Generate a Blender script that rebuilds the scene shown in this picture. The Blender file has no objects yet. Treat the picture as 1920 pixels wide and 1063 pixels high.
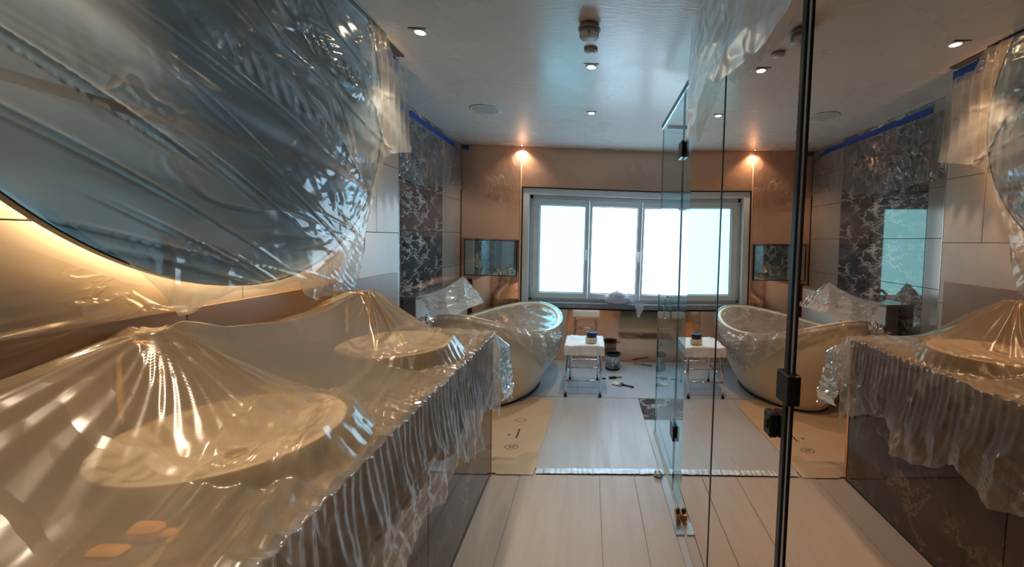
import bpy, math, random
import numpy as np
from mathutils import Matrix, Vector
PI = math.pi
random.seed(4)
SC = bpy.context.scene
COL = SC.collection

# ------------------------------------------------------------------ camera
F_PX, CX, CY = 741.24, 1123.69, 502.93
YAW, PITCH, ROLL = .0266, .0716, .0323
cy_, sy_ = math.cos(YAW), math.sin(YAW)
cp_, sp_ = math.cos(PITCH), math.sin(PITCH)
cr_, sr_ = math.cos(ROLL), math.sin(ROLL)
Bm = Matrix(((1, 0, 0), (0, 0, -1), (0, 1, 0)))
Ry = Matrix(((cy_, 0, -sy_), (0, 1, 0), (sy_, 0, cy_)))
Rx = Matrix(((1, 0, 0), (0, cp_, -sp_), (0, sp_, cp_)))
Rz = Matrix(((cr_, -sr_, 0), (sr_, cr_, 0), (0, 0, 1)))
R = Rz @ Rx @ Ry @ Bm
cam_d = bpy.data.cameras.new('camera')
cam = bpy.data.objects.new('camera', cam_d)
COL.objects.link(cam)
rot = Matrix((R[0], -R[1], -R[2])).transposed()
cam.matrix_world = Matrix.Translation((0, 0, 1.45)) @ rot.to_4x4()
cam_d.sensor_width = 36
cam_d.sensor_fit = 'HORIZONTAL'
cam_d.lens = F_PX * 36 / 1920
cam_d.shift_x = -(CX - 960) / 1920
cam_d.shift_y = (CY - 531.5) / 1920
cam_d.clip_start = .02
SC.camera = cam

# ------------------------------------------------------------------ light and exposure
SC.view_settings.view_transform = 'Standard'
SC.view_settings.look = 'None'
SC.view_settings.gamma = 1
SC.view_settings.use_curve_mapping = False
SC.view_settings.exposure = 1.65
SC.cycles.max_bounces = 12
SC.cycles.transparent_max_bounces = 16
SC.cycles.glossy_bounces = 8
SC.cycles.transmission_bounces = 10
SC.cycles.caustics_refractive = False
SC.cycles.sample_clamp_indirect = 4
SC.cycles.blur_glossy = .5
w = bpy.data.worlds.new('world')
SC.world = w
w.use_nodes = True
w.node_tree.nodes['Background'].inputs[0].default_value = (.75, .85, 1, 1)
w.node_tree.nodes['Background'].inputs[1].default_value = .6
PANE_STRENGTH = 2.1
HALO_STRENGTH = 8.5
SPOT_W = 15.0

# ------------------------------------------------------------------ materials
def nm(name):
    m = bpy.data.materials.new(name)
    m.use_nodes = True
    m.node_tree.nodes.clear()
    return m, m.node_tree.nodes, m.node_tree.links

def out(n, l, sock):
    o = n.new('ShaderNodeOutputMaterial')
    l.new(sock, o.inputs[0])

def noise(n, l, scale, detail=4, kind='FBM', vec=None, mapping=None, dist=0, rough=.5):
    t = n.new('ShaderNodeTexNoise')
    t.noise_type = kind
    t.inputs['Scale'].default_value = scale
    t.inputs['Detail'].default_value = detail
    t.inputs['Distortion'].default_value = dist
    t.inputs['Roughness'].default_value = rough
    tc = n.new('ShaderNodeTexCoord')
    src = tc.outputs['Object']
    if mapping:
        mp = n.new('ShaderNodeMapping')
        mp.inputs['Scale'].default_value = mapping
        l.new(src, mp.inputs[0])
        src = mp.outputs[0]
    l.new(src, t.inputs['Vector'])
    return t

def ramp(n, l, src, stops):
    r = n.new('ShaderNodeValToRGB')
    e = r.color_ramp.elements
    e[0].position, e[0].color = stops[0][0], (*stops[0][1], 1)
    e[1].position, e[1].color = stops[-1][0], (*stops[-1][1], 1)
    for p, c in stops[1:-1]:
        x = e.new(p)
        x.color = (*c, 1)
    l.new(src, r.inputs[0])
    return r

def g3(v):
    return (v, v, v)

def princ(name, col, rough=.5, metal=0, col2=None, nscale=5, mapping=None, bump=0, bscale=30, trans=0, ior=1.45,
          coat=0, spec=.5, rough2=None, sub=0, bmap=None):
    m, n, l = nm(name)
    p = n.new('ShaderNodeBsdfPrincipled')
    p.inputs['Roughness'].default_value = rough
    p.inputs['Metallic'].default_value = metal
    p.inputs['Transmission Weight'].default_value = trans
    p.inputs['IOR'].default_value = ior
    p.inputs['Coat Weight'].default_value = coat
    p.inputs['Specular IOR Level'].default_value = spec
    if col2 is None:
        col2 = tuple(c * .9 for c in col)
    t = noise(n, l, nscale, 5, mapping=mapping, dist=.3)
    r = ramp(n, l, t.outputs[0], [(.3, col2), (.7, col)])
    l.new(r.outputs[0], p.inputs['Base Color'])
    if rough2 is not None:
        r2 = ramp(n, l, t.outputs[0], [(.3, g3(rough2)), (.7, g3(rough))])
        l.new(r2.outputs[0], p.inputs['Roughness'])
    if bump:
        t2 = noise(n, l, bscale, 4, mapping=bmap or mapping)
        b = n.new('ShaderNodeBump')
        b.inputs['Strength'].default_value = bump
        b.inputs['Distance'].default_value = .02
        l.new(t2.outputs[0], b.inputs['Height'])
        l.new(b.outputs[0], p.inputs['Normal'])
    out(n, l, p.outputs[0])
    return m

def emit(name, col, s):
    m, n, l = nm(name)
    e = n.new('ShaderNodeEmission')
    e.inputs[0].default_value = (*col, 1)
    e.inputs[1].default_value = s
    out(n, l, e.outputs[0])
    return m

def marble(name, base, base2, vein, rough=.08, scale=2.2, coat=0, amount=.5, mp=(1, 1, 2.2), ior=1.5):
    m, n, l = nm(name)
    p = n.new('ShaderNodeBsdfPrincipled')
    p.inputs['Roughness'].default_value = rough
    p.inputs['Coat Weight'].default_value = coat
    p.inputs['Coat Roughness'].default_value = .02
    p.inputs['IOR'].default_value = ior
    a = noise(n, l, scale * 1.2, 8, mapping=mp, dist=.9)
    ra = ramp(n, l, a.outputs[0], [(.3, base), (.65, base2)])
    v1 = noise(n, l, scale * 1.6, 7, mapping=mp, dist=.35, rough=.62)
    mth = n.new('ShaderNodeMath'); mth.operation = 'SUBTRACT'; mth.inputs[1].default_value = .5
    l.new(v1.outputs[0], mth.inputs[0])
    ab = n.new('ShaderNodeMath'); ab.operation = 'ABSOLUTE'
    l.new(mth.outputs[0], ab.inputs[0])
    rv = ramp(n, l, ab.outputs[0], [(0, g3(1)), (.012, g3(.7)), (.032, g3(0))])
    br = noise(n, l, scale * 1.1, 3)
    rb = ramp(n, l, br.outputs[0], [(.38, g3(0)), (.62, g3(1))])
    mu = n.new('ShaderNodeMath'); mu.operation = 'MULTIPLY'
    l.new(rv.outputs[0], mu.inputs[0]); l.new(rb.outputs[0], mu.inputs[1])
    mu2 = n.new('ShaderNodeMath'); mu2.operation = 'MULTIPLY'; mu2.inputs[1].default_value = amount
    l.new(mu.outputs[0], mu2.inputs[0])
    mx = n.new('ShaderNodeMix'); mx.data_type = 'RGBA'
    l.new(mu2.outputs[0], mx.inputs['Factor'])
    l.new(ra.outputs[0], mx.inputs['A'])
    mx.inputs['B'].default_value = (*vein, 1)
    l.new(mx.outputs['Result'], p.inputs['Base Color'])
    out(n, l, p.outputs[0])
    return m

def film(name, milk=.2, tint=(1, 1, 1), body=(.9, .9, .88), scale=5, mapping=(1, 1, 1), rough=.16, bump=.6, crease=.35,
         gloss=1.0, through=1.0):
    """thin polythene: see-through, slightly milky, whiter on creases, with a plastic sheen"""
    m, n, l = nm(name)
    t = noise(n, l, scale, 3, mapping=mapping, dist=.7)
    sb = n.new('ShaderNodeMath'); sb.operation = 'SUBTRACT'; sb.inputs[1].default_value = .5
    l.new(t.outputs[0], sb.inputs[0])
    ab = n.new('ShaderNodeMath'); ab.operation = 'ABSOLUTE'
    l.new(sb.outputs[0], ab.inputs[0])
    rv = ramp(n, l, ab.outputs[0], [(0, g3(1)), (.05, g3(0))])
    br = noise(n, l, scale * .6, 2)
    rb = ramp(n, l, br.outputs[0], [(.42, g3(0)), (.62, g3(1))])
    cr = n.new('ShaderNodeMath'); cr.operation = 'MULTIPLY'
    l.new(rv.outputs[0], cr.inputs[0]); l.new(rb.outputs[0], cr.inputs[1])
    b = n.new('ShaderNodeBump')
    b.inputs['Strength'].default_value = bump
    b.inputs['Distance'].default_value = .012
    ad = n.new('ShaderNodeMath'); ad.operation = 'ADD'
    vo = n.new('ShaderNodeTexVoronoi'); vo.inputs['Scale'].default_value = scale * 2.2
    tc2 = n.new('ShaderNodeTexCoord'); mp2 = n.new('ShaderNodeMapping'); mp2.inputs['Scale'].default_value = mapping
    wn = noise(n, l, scale * .7, 2)
    mxv = n.new('ShaderNodeVectorMath'); mxv.operation = 'MULTIPLY_ADD'; mxv.inputs[1].default_value = (.25,) * 3
    l.new(tc2.outputs['Object'], mp2.inputs[0]); l.new(wn.outputs['Color'], mxv.inputs[0]); l.new(mp2.outputs[0], mxv.inputs[2])
    l.new(mxv.outputs[0], vo.inputs['Vector'])
    t3 = n.new('ShaderNodeMath'); t3.operation = 'MULTIPLY'; t3.inputs[1].default_value = .6
    l.new(vo.outputs['Distance'], t3.inputs[0])
    l.new(cr.outputs[0], ad.inputs[0]); l.new(t3.outputs[0], ad.inputs[1])
    l.new(ad.outputs[0], b.inputs['Height'])
    di = n.new('ShaderNodeBsdfDiffuse'); di.inputs[0].default_value = (*body, 1)
    tl = n.new('ShaderNodeBsdfTranslucent'); tl.inputs[0].default_value = (*body, 1)
    gl = n.new('ShaderNodeBsdfGlossy'); gl.inputs[0].default_value = g3(.95) + (1,); gl.inputs['Roughness'].default_value = rough
    tr = n.new('ShaderNodeBsdfTransparent'); tr.inputs[0].default_value = (*[c * through for c in tint], 1)
    for s in (di, tl, gl):
        l.new(b.outputs[0], s.inputs['Normal'])
    m1 = n.new('ShaderNodeMixShader'); m1.inputs[0].default_value = .5
    l.new(di.outputs[0], m1.inputs[1]); l.new(tl.outputs[0], m1.inputs[2])
    fa = n.new('ShaderNodeMath'); fa.operation = 'MULTIPLY_ADD'
    fa.inputs[1].default_value = crease; fa.inputs[2].default_value = milk
    l.new(cr.outputs[0], fa.inputs[0])
    m2 = n.new('ShaderNodeMixShader')
    l.new(fa.outputs[0], m2.inputs[0]); l.new(tr.outputs[0], m2.inputs[1]); l.new(m1.outputs[0], m2.inputs[2])
    fr = n.new('ShaderNodeFresnel'); fr.inputs['IOR'].default_value = 1.5
    l.new(b.outputs[0], fr.inputs['Normal'])
    fm = n.new('ShaderNodeMath'); fm.operation = 'MULTIPLY'; fm.inputs[1].default_value = gloss; fm.use_clamp = True
    l.new(fr.outputs[0], fm.inputs[0])
    m3 = n.new('ShaderNodeMixShader')
    l.new(fm.outputs[0], m3.inputs[0]); l.new(m2.outputs[0], m3.inputs[1]); l.new(gl.outputs[0], m3.inputs[2])
    out(n, l, m3.outputs[0])
    return m

M = dict(
    ceiling=princ('ceiling_paint', (.72, .66, .62), .24, col2=(.68, .63, .59), nscale=3, bump=.06, bscale=14, rough2=.33, bmap=(1, 6, 1)),
    tile=princ('beige_stone', (.55, .50, .45), .30, col2=(.40, .365, .33), nscale=2.2),
    taupe=princ('taupe_stone', (.30, .265, .245), .12, ior=1.8, col2=(.24, .21, .195), nscale=3),
    backsplash=princ('brown_stone', (.30, .21, .15), .35, col2=(.22, .15, .105), nscale=3),
    marble=marble('dark_marble', (.030, .031, .037), (.10, .10, .108), (.72, .67, .63), rough=.035, amount=.95, scale=2.3, mp=(1, 1, 2.6), ior=2.3),
    counter=marble('brown_marble', (.055, .04, .036), (.10, .072, .062), (.5, .34, .25), rough=.07, amount=.4, scale=3.0, mp=(1, 1, 1)),
    copper=princ('copper_mirror', (.86, .50, .33), .07, 1, col2=(.80, .45, .29), nscale=2),
    satin=princ('satin_copper', (.95, .62, .45), .38, .5, col2=(.90, .58, .41), nscale=2, rough2=.36),
    bronze=princ('bronze_mirror', (.86, .66, .53), .004, 1, col2=(.85, .65, .52), nscale=.5),
    roundm=princ('round_mirror_glass', (.64, .76, .82), .16, 1, col2=(.62, .74, .80), nscale=.5),
    screen=princ('grey_mirror', (.60, .66, .65), .04, 1, col2=(.58, .64, .63), nscale=.5),
    grout=princ('grout', (.10, .09, .08), .8),
    black=princ('black_metal', (.012, .012, .013), .32),
    rubber=princ('black_rubber', (.02, .02, .02), .6),
    frame=princ('window_frame_paint', (.86, .87, .88), .35),
    chrome=princ('chrome', (.80, .80, .82), .08, 1),
    steel=princ('brushed_steel', (.55, .55, .57), .25, 1),
    brass=princ('brass', (.75, .47, .20), .22, 1),
    copperpipe=princ('copper_tube', (.80, .42, .25), .15, 1),
    board=princ('floor_board', (.38, .345, .32), .36, col2=(.35, .315, .29), nscale=3.2, mapping=(7, .5, 1), rough2=.48, bump=.05, bscale=20),
    board2=princ('floor_board_pale', (.37, .39, .43), .26, col2=(.345, .365, .405), nscale=3.2, mapping=(7, .5, 1), rough2=.42, bump=.05, bscale=20),  # cool cast of the window light painted into the board colour
    card=princ('brown_card', (.46, .36, .25), .6, col2=(.42, .325, .225), nscale=4),
    tan=princ('tan_tape', (.50, .34, .19), .5),
    ink=princ('black_ink', (.05, .04, .035), .6),
    floor=princ('floor_screed', (.42, .40, .38), .5),
    enamel=princ('bath_enamel', (.80, .68, .50), .22, col2=(.78, .66, .48), nscale=2),
    basin=princ('white_basin', (.90, .82, .70), .30),
    bluetape=princ('blue_tape', (.010, .055, .30), .55, col2=(.015, .08, .38), nscale=30),
    silver=princ('silver_tape', (.62, .66, .72), .4, .5, col2=(.34, .35, .38), nscale=5, mapping=(1, 6, 1)),
    cloth=princ('white_cloth', (.74, .77, .82), .6, col2=(.66, .69, .75), nscale=8),
    bag=princ('white_bag', (.80, .80, .84), .4, col2=(.68, .68, .74), nscale=8),
    sill=marble('sill_stone', (.20, .19, .20), (.34, .32, .33), (.6, .58, .56), rough=.18, amount=.4),
    navy=princ('navy_plastic', (.012, .035, .12), .4),
    wax=princ('cream_jar', (.70, .60, .42), .4),
    tin=princ('paint_tin_label', (.30, .33, .36), .4, col2=(.26, .29, .32), nscale=12),
    wood=princ('brush_wood', (.45, .25, .11), .45),
    bristle=princ('bristles', (.72, .66, .58), .8, bump=.6, bscale=200),
    grey=princ('grey_plastic', (.40, .36, .33), .45),
    white=princ('white_plastic', (.75, .76, .78), .35),
    speaker=princ('speaker_grille', (.52, .47, .44), .7, bump=.3, bscale=400),
    amber=princ('amber_soap', (.80, .36, .08), .4),
    lamp=emit('lamp_glow', (1, .84, .58), 14),
    halo=emit('halo_glow', (1, .60, .27), HALO_STRENGTH),
    shower=princ('shower_stone', (.62, .60, .58), .25, col2=(.56, .54, .52), nscale=2),
)
M['film_mirror'] = film('film_mirror', .38, (.93, .98, 1.0), (.70, .74, .76), 1.9, (1, 1.0, 1.6), rough=.13, bump=.45, crease=.35, gloss=1.2, through=.97)
M['film_counter'] = film('film_counter', .40, (1, .94, .84), (.90, .73, .51), 2.2, (1, 1, 1), rough=.24, bump=.25, crease=.18, gloss=1.2)  # clear film; warm glow of the mirror LEDs put into body and tint
M['film_drape'] = film('film_drape', .27, (1, .98, .96), (.92, .90, .89), 3.4, (1, 1.2, .7), rough=.13, bump=.5, crease=.4, gloss=1.7)
M['film_bath'] = film('film_bath', .34, (1, 1, 1), (.86, .86, .88), 6, (1, 1, 1), rough=.2, bump=.5, crease=.45, gloss=1.8)
M['film_wall'] = film('film_wall', .10, (1, .98, .96), (.80, .76, .73), 3.5, (1, 1, 1), rough=.25, bump=.8, crease=.35, gloss=.9)
M['film_marble'] = film('film_marble', .22, (1, .99, .98), (.72, .68, .67), 5.5, (1, 1, .8), rough=.2, bump=1.0, crease=.45, gloss=1.0)
M['film_white'] = film('film_white', .92, (1, 1, 1), (.94, .94, .95), 7, (1, 1, 1), rough=.2, bump=.8, crease=.28, gloss=1.3)
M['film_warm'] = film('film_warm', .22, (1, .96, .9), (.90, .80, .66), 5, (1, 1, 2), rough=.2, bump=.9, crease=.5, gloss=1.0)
for i, (c, s) in enumerate([((.15, .44, .58), 1.0), ((.50, .77, 1.0), 1.0), ((.56, .80, 1.0), 1.0)]):
    M['pane%d' % i] = emit('frosted_pane_%s' % 'abc'[i], c, PANE_STRENGTH * s)

def glass_mat():
    m, n, l = nm('clear_glass')
    g = n.new('ShaderNodeBsdfGlossy'); g.inputs['Roughness'].default_value = 0.0; g.inputs[0].default_value = (.95, 1, 1, 1)
    t = n.new('ShaderNodeBsdfTransparent'); t.inputs[0].default_value = (.90, .98, .985, 1)
    f = n.new('ShaderNodeFresnel'); f.inputs[0].default_value = 1.5
    mx = n.new('ShaderNodeMixShader')
    ge = n.new('ShaderNodeNewGeometry'); mu = n.new('ShaderNodeMath'); mu.operation = 'SUBTRACT'; mu.use_clamp = True
    l.new(f.outputs[0], mu.inputs[0]); l.new(ge.outputs['Backfacing'], mu.inputs[1])
    l.new(mu.outputs[0], mx.inputs[0]); l.new(t.outputs[0], mx.inputs[1]); l.new(g.outputs[0], mx.inputs[2])
    out(n, l, mx.outputs[0])
    return m
M['glass'] = glass_mat()
M['glassedge'] = princ('glass_edge', (.10, .26, .24), .1)

# ------------------------------------------------------------------ mesh helpers
class MB:
    def __init__(s):
        s.v, s.f, s.sm = [], [], []
    def add(s, v, f, smooth=False):
        o = len(s.v)
        s.v += [tuple(map(float, p)) for p in v]
        s.f += [tuple(i + o for i in q) for q in f]
        s.sm += [smooth] * len(f)
        return s
    def box(s, x0, x1, y0, y1, z0, z1, M4=None):
        v = [(x, y, z) for z in (z0, z1) for y in (y0, y1) for x in (x0, x1)]
        if M4 is not None:
            v = [M4 @ Vector(p) for p in v]
        f = [(0, 2, 3, 1), (4, 5, 7, 6), (0, 1, 5, 4), (2, 6, 7, 3), (0, 4, 6, 2), (1, 3, 7, 5)]
        return s.add(v, f)
    def bev(s, x0, x1, y0, y1, z0, z1, b=.003, M4=None):
        """box with chamfered edges"""
        v, idx = [], {}
        for zi, z in enumerate((z0, z1)):
            for yi, y in enumerate((y0, y1)):
                for xi, x in enumerate((x0, x1)):
                    sx, sy, sz = (1, -1)[xi], (1, -1)[yi], (1, -1)[zi]
                    for a in range(3):
                        p = [x + sx * b, y + sy * b, z + sz * b]
                        p[a] = (x, y, z)[a]
                        idx[xi, yi, zi, a] = len(v)
                        v.append(tuple(p))
        f = []
        for a in range(3):
            o = [i for i in range(3) if i != a]
            for k in (0, 1):
                q = []
                for p in ((0, 0), (1, 0), (1, 1), (0, 1)):
                    c = [0, 0, 0]; c[a] = k; c[o[0]], c[o[1]] = p
                    q.append(idx[c[0], c[1], c[2], a])
                f.append(tuple(q))
            for i in (0, 1):
                for j in (0, 1):
                    q = []
                    for k, ax in ((0, o[0]), (0, o[1]), (1, o[1]), (1, o[0])):
                        c = [0, 0, 0]; c[a] = k; c[o[0]], c[o[1]] = i, j
                        q.append(idx[c[0], c[1], c[2], ax])
                    f.append(tuple(q))
        for c in [(i, j, k) for i in (0, 1) for j in (0, 1) for k in (0, 1)]:
            f.append(tuple(idx[c + (a,)] for a in range(3)))
        if M4 is not None:
            v = [M4 @ Vector(p) for p in v]
        return s.add(v, f)
    def lathe(s, prof, c=(0, 0, 0), n=32, M4=None, smooth=True):
        v = []
        for r, z in prof:
            for i in range(n):
                a = 2 * PI * i / n
                v.append(Vector((r * math.cos(a), r * math.sin(a), z)))
        if M4 is not None:
            v = [M4 @ p for p in v]
        v = [p + Vector(c) for p in v]
        f = [(j * n + i, j * n + (i + 1) % n, (j + 1) * n + (i + 1) % n, (j + 1) * n + i)
             for j in range(len(prof) - 1) for i in range(n)]
        s.add(v, f, smooth)
        k = len(s.v) - len(v)
        if prof[0][0] > 1e-5: s.f.append(tuple(k + i for i in reversed(range(n)))); s.sm.append(False)
        if prof[-1][0] > 1e-5: s.f.append(tuple(k + (len(prof) - 1) * n + i for i in range(n))); s.sm.append(False)
        return s
    def tube(s, pts, r, n=10, taper=None):
        pts = [Vector(p) for p in pts]
        v, up = [], None
        for i, p in enumerate(pts):
            t = (pts[min(i + 1, len(pts) - 1)] - pts[max(i - 1, 0)]).normalized()
            if up is None:
                up = t.orthogonal().normalized()
            up = (up - t * up.dot(t)).normalized()
            b = t.cross(up)
            rr = r if taper is None else r * taper[i]
            v += [p + (up * math.cos(2 * PI * k / n) + b * math.sin(2 * PI * k / n)) * rr for k in range(n)]
        m = len(pts)
        f = [(j * n + i, j * n + (i + 1) % n, (j + 1) * n + (i + 1) % n, (j + 1) * n + i) for j in range(m - 1) for i in range(n)]
        s.add(v, f, True)
        k = len(s.v) - len(v)
        s.f += [tuple(k + i for i in reversed(range(n))), tuple(k + (m - 1) * n + i for i in range(n))]
        s.sm += [False, False]
        return s
    def grid(s, X, Y, Z, keep=None):
        a, b = X.shape
        v = np.stack([X, Y, Z], -1).reshape(-1, 3)
        f = []
        for i in range(a - 1):
            for j in range(b - 1):
                if keep is not None and not (keep[i, j] and keep[i + 1, j] and keep[i, j + 1] and keep[i + 1, j + 1]):
                    continue
                f.append((i * b + j, i * b + j + 1, (i + 1) * b + j + 1, (i + 1) * b + j))
        return s.add(v.tolist(), f, True)
    def build(s, name, mat, parent=None, loc=None):
        me = bpy.data.meshes.new(name)
        vs = s.v
        if loc is not None:
            vs = [(a - loc[0], b - loc[1], c - loc[2]) for a, b, c in vs]
        me.from_pydata(vs, [], s.f)
        me.polygons.foreach_set('use_smooth', s.sm)
        me.materials.append(M[mat] if isinstance(mat, str) else mat)
        o = bpy.data.objects.new(name, me)
        COL.objects.link(o)
        if parent is not None:
            o.parent = parent
            if loc is not None:
                o.location = Vector(loc)
        elif loc is not None:
            o.location = loc
        return o

def tag(o, label, cat, group=None):
    o['label'] = label; o['category'] = cat
    if group: o['group'] = group
    return o

def thing(name, label, cat, group=None, loc=(0, 0, 0)):
    o = bpy.data.objects.new(name, None)
    o.empty_display_size = .1
    o.location = loc
    COL.objects.link(o)
    return tag(o, label, cat, group)

def struct(o):
    o['kind'] = 'structure'
    return o

def sroot(name):
    o = bpy.data.objects.new(name, None)
    COL.objects.link(o)
    return struct(o)

# value noise in numpy
_rng = np.random.RandomState(7)
_T = _rng.rand(256, 256)
def vn(x, y):
    xi, yi = np.floor(x).astype(int), np.floor(y).astype(int)
    fx, fy = x - xi, y - yi
    fx, fy = fx * fx * fx * (fx * (6 * fx - 15) + 10), fy * fy * fy * (fy * (6 * fy - 15) + 10)
    g = lambda a, b: _T[a % 256, b % 256]
    return (g(xi, yi) * (1 - fx) + g(xi + 1, yi) * fx) * (1 - fy) + (g(xi, yi + 1) * (1 - fx) + g(xi + 1, yi + 1) * fx) * fy
def fbm(x, y, o=4):
    s, a, t = 0, 1, 0
    for k in range(o):
        s = s + a * vn(x * 2 ** k + 17 * k, y * 2 ** k + 31 * k); t += a; a *= .5
    return s / t - .5
def ridge(x, y, o=3, sharp=1.0):
    """ridged noise: sharp crests at 1, falling to 0"""
    s, a, t = 0, 1, 0
    for k in range(o):
        q = 1 - np.abs(2 * vn(x * 1.9 ** k + 13 * k, y * 1.9 ** k + 7 * k) - 1)
        s = s + a * q ** (2 * sharp); t += a; a *= .5
    return s / t
_A = _rng.rand(64) * 2 * PI
_P = _rng.rand(64)
def crumple(x, y, f=4, o=5, bias=None, spread=1.6, seed=0):
    """facets of sheet that has been folded and flattened: sharp straight creases, 0..1"""
    s, a, t = 0, 1, 0
    wx, wy = .35 * fbm(x * f * .35 + seed, y * f * .35, 2) / f * 3, .35 * fbm(x * f * .35 + 40 + seed, y * f * .35, 2) / f * 3
    for k in range(o):
        q = (k * 7 + seed * 3) % 64
        an = _A[q] if bias is None else bias + (_P[q] - .5) * spread
        u = ((x + wx) * math.cos(an) + (y + wy) * math.sin(an)) * f * (1.45 ** k) + _P[q] * 9
        m = sst(.35, .7, vn(x * f * .5 + 11 * k, y * f * .5 + 5 * k))
        s = s + a * m * np.abs(2 * (u - np.floor(u)) - 1); t += a; a *= .68
    return s / t
def sst(a, b, x):
    t = np.clip((x - a) / (b - a), 0, 1)
    return t * t * (3 - 2 * t)

# ------------------------------------------------------------------ room numbers
ZC, YF, XN, XR = 2.487, 4.653, -1.16, -1.50
def mx(y, z):          # the mirror wall leans and turns very slightly
    return .4886 + .016 * y - .0147 * z

# ------------------------------------------------------------------ structure
struct(MB().box(-1.75, 1.75, -1.6, 4.9, -.08, 0).build('floor', 'floor'))
struct(MB().box(-1.75, 1.75, -1.6, 4.9, ZC, ZC + .1).build('ceiling', 'ceiling'))

def tiles(parent, plane, at, u, rows, mat, th=.012, gap=.0016, skip=None, seed=1):
    """stone tiles: plane 'x' (wall facing +x) or 'y' (facing -y)"""
    for i in range(len(rows) - 1):
        us = u[i % len(u)] if isinstance(u[0], (list, tuple)) else u
        for j in range(len(us) - 1):
            a, b, c, d = us[j] + gap, us[j + 1] - gap, rows[i] + gap, rows[i + 1] - gap
            mm = mat(i, j, a, c) if callable(mat) else mat
            if plane == 'x':
                mb = MB().bev(at, at + th, a, b, c, d, .001); loc = (at, a, c)
            elif plane == '-x':
                mb = MB().bev(at - th, at, a, b, c, d, .001); loc = (at, a, c)
            elif plane == 'y':
                mb = MB().bev(a, b, at - th, at, c, d, .001); loc = (a, at, c)
            else:
                mb = MB().bev(a, b, at, at + th, c, d, .001); loc = (a, at, c)
            mb.build('tile', mm, parent, loc)

ROWS = [0, .34, .71, 1.08, 1.452, 1.835, 2.19, ZC]
wl = struct(MB().box(XN - .12, XN - .012, -1.6, 2.44, 0, ZC).build('wall_left', 'grout'))
tiles(wl, 'x', XN - .012, [[-1.6, -.8, .05, .85, 1.60, 2.19, 2.442], [-1.6, -.4, .5, 1.35, 2.442]], ROWS, 'tile')
MB().bev(XN - .13, XN + .001, 2.442, 2.446, 0, ZC, .001).build('edge_strip', 'steel', wl)
wr = struct(MB().box(-1.75, XR - .012, 2.30, YF + .2, 0, ZC).build('wall_alcove', 'grout'))
def amat(i, j, y, z):
    return 'marble' if 2.98 <= y < 3.9 else 'taupe'
tiles(wr, 'x', XR - .012, [2.44, 2.99, 4.075, YF], [0, .34, .71, 1.11, 1.48, 1.85, 2.19, ZC], amat)
struct(MB().box(-1.75, XN - .12, 2.30, 2.43, 0, ZC).build('wall_return', 'shower'))

# far wall with window opening
WX0, WX1, WZ0, WZ1 = -.787, 1.42, .64, 2.023
wf = MB()
wf.box(-1.75, WX0, YF, YF + .3, 0, ZC).box(WX1, 1.75, YF, YF + .3, 0, ZC)
wf.box(WX0, WX1, YF, YF + .3, 0, WZ0).box(WX0, WX1, YF, YF + .3, WZ1, ZC)
wf = struct(wf.build('wall_far', 'grout'))
def cp(x0, x1, z0, z1, mat):
    MB().bev(x0 + .0015, x1 - .0015, YF - .008, YF, z0 + .0015, z1 - .0015, .0008).build('copper_panel', mat, wf, (x0, YF, z0))
cp(-1.50, -.822, 1.42, ZC, 'satin'); cp(-1.50, -.822, 0, 1.42, 'copper')
cp(-.822, -.795, 0, ZC, 'satin')
cp(-.795, 1.42, 2.035, ZC, 'satin')
cp(-.795, -.235, 0, .628, 'satin'); cp(-.235, 1.42, 0, .628, 'copper'); cp(1.43, 1.75, 0, ZC, 'satin')
# black shadow profile around the window
t = MB()
for a, b, c, d in ((-.80, -.785, .628, 2.035), (1.42, 1.432, .628, 2.035)):
    t.box(a, b, YF - .014, YF + .01, c, d)
t.box(-.80, 1.432, YF - .014, YF + .01, 2.023, 2.035)
t.box(-.80, 1.432, YF - .016, YF + .01, .618, .634)
struct(t.build('trim_1', 'black'))
# other walls (beyond the mirror wall and behind the camera)
wrr = struct(MB().box(1.612, 1.75, -1.6, YF, 0, ZC).build('wall_right', 'grout'))
tiles(wrr, '-x', 1.612, [-1.6, -.6, .4, 1.4, 2.4, 3.4, YF], [0, .71, 1.452, 2.19, ZC], 'shower')
wb = struct(MB().box(-1.75, 1.75, -1.75, -1.612, 0, ZC).build('wall_back', 'grout'))
tiles(wb, '-y', -1.612, [XN, -.4, .35, 1.1, 1.75], [0, .71, 1.452, 2.19, ZC], 'tile')

# window
win = sroot('window_1')
ws = MB()
yb = 4.76
x0, x1, z0, z1 = -.715, 1.36, .705, 1.955
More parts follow.
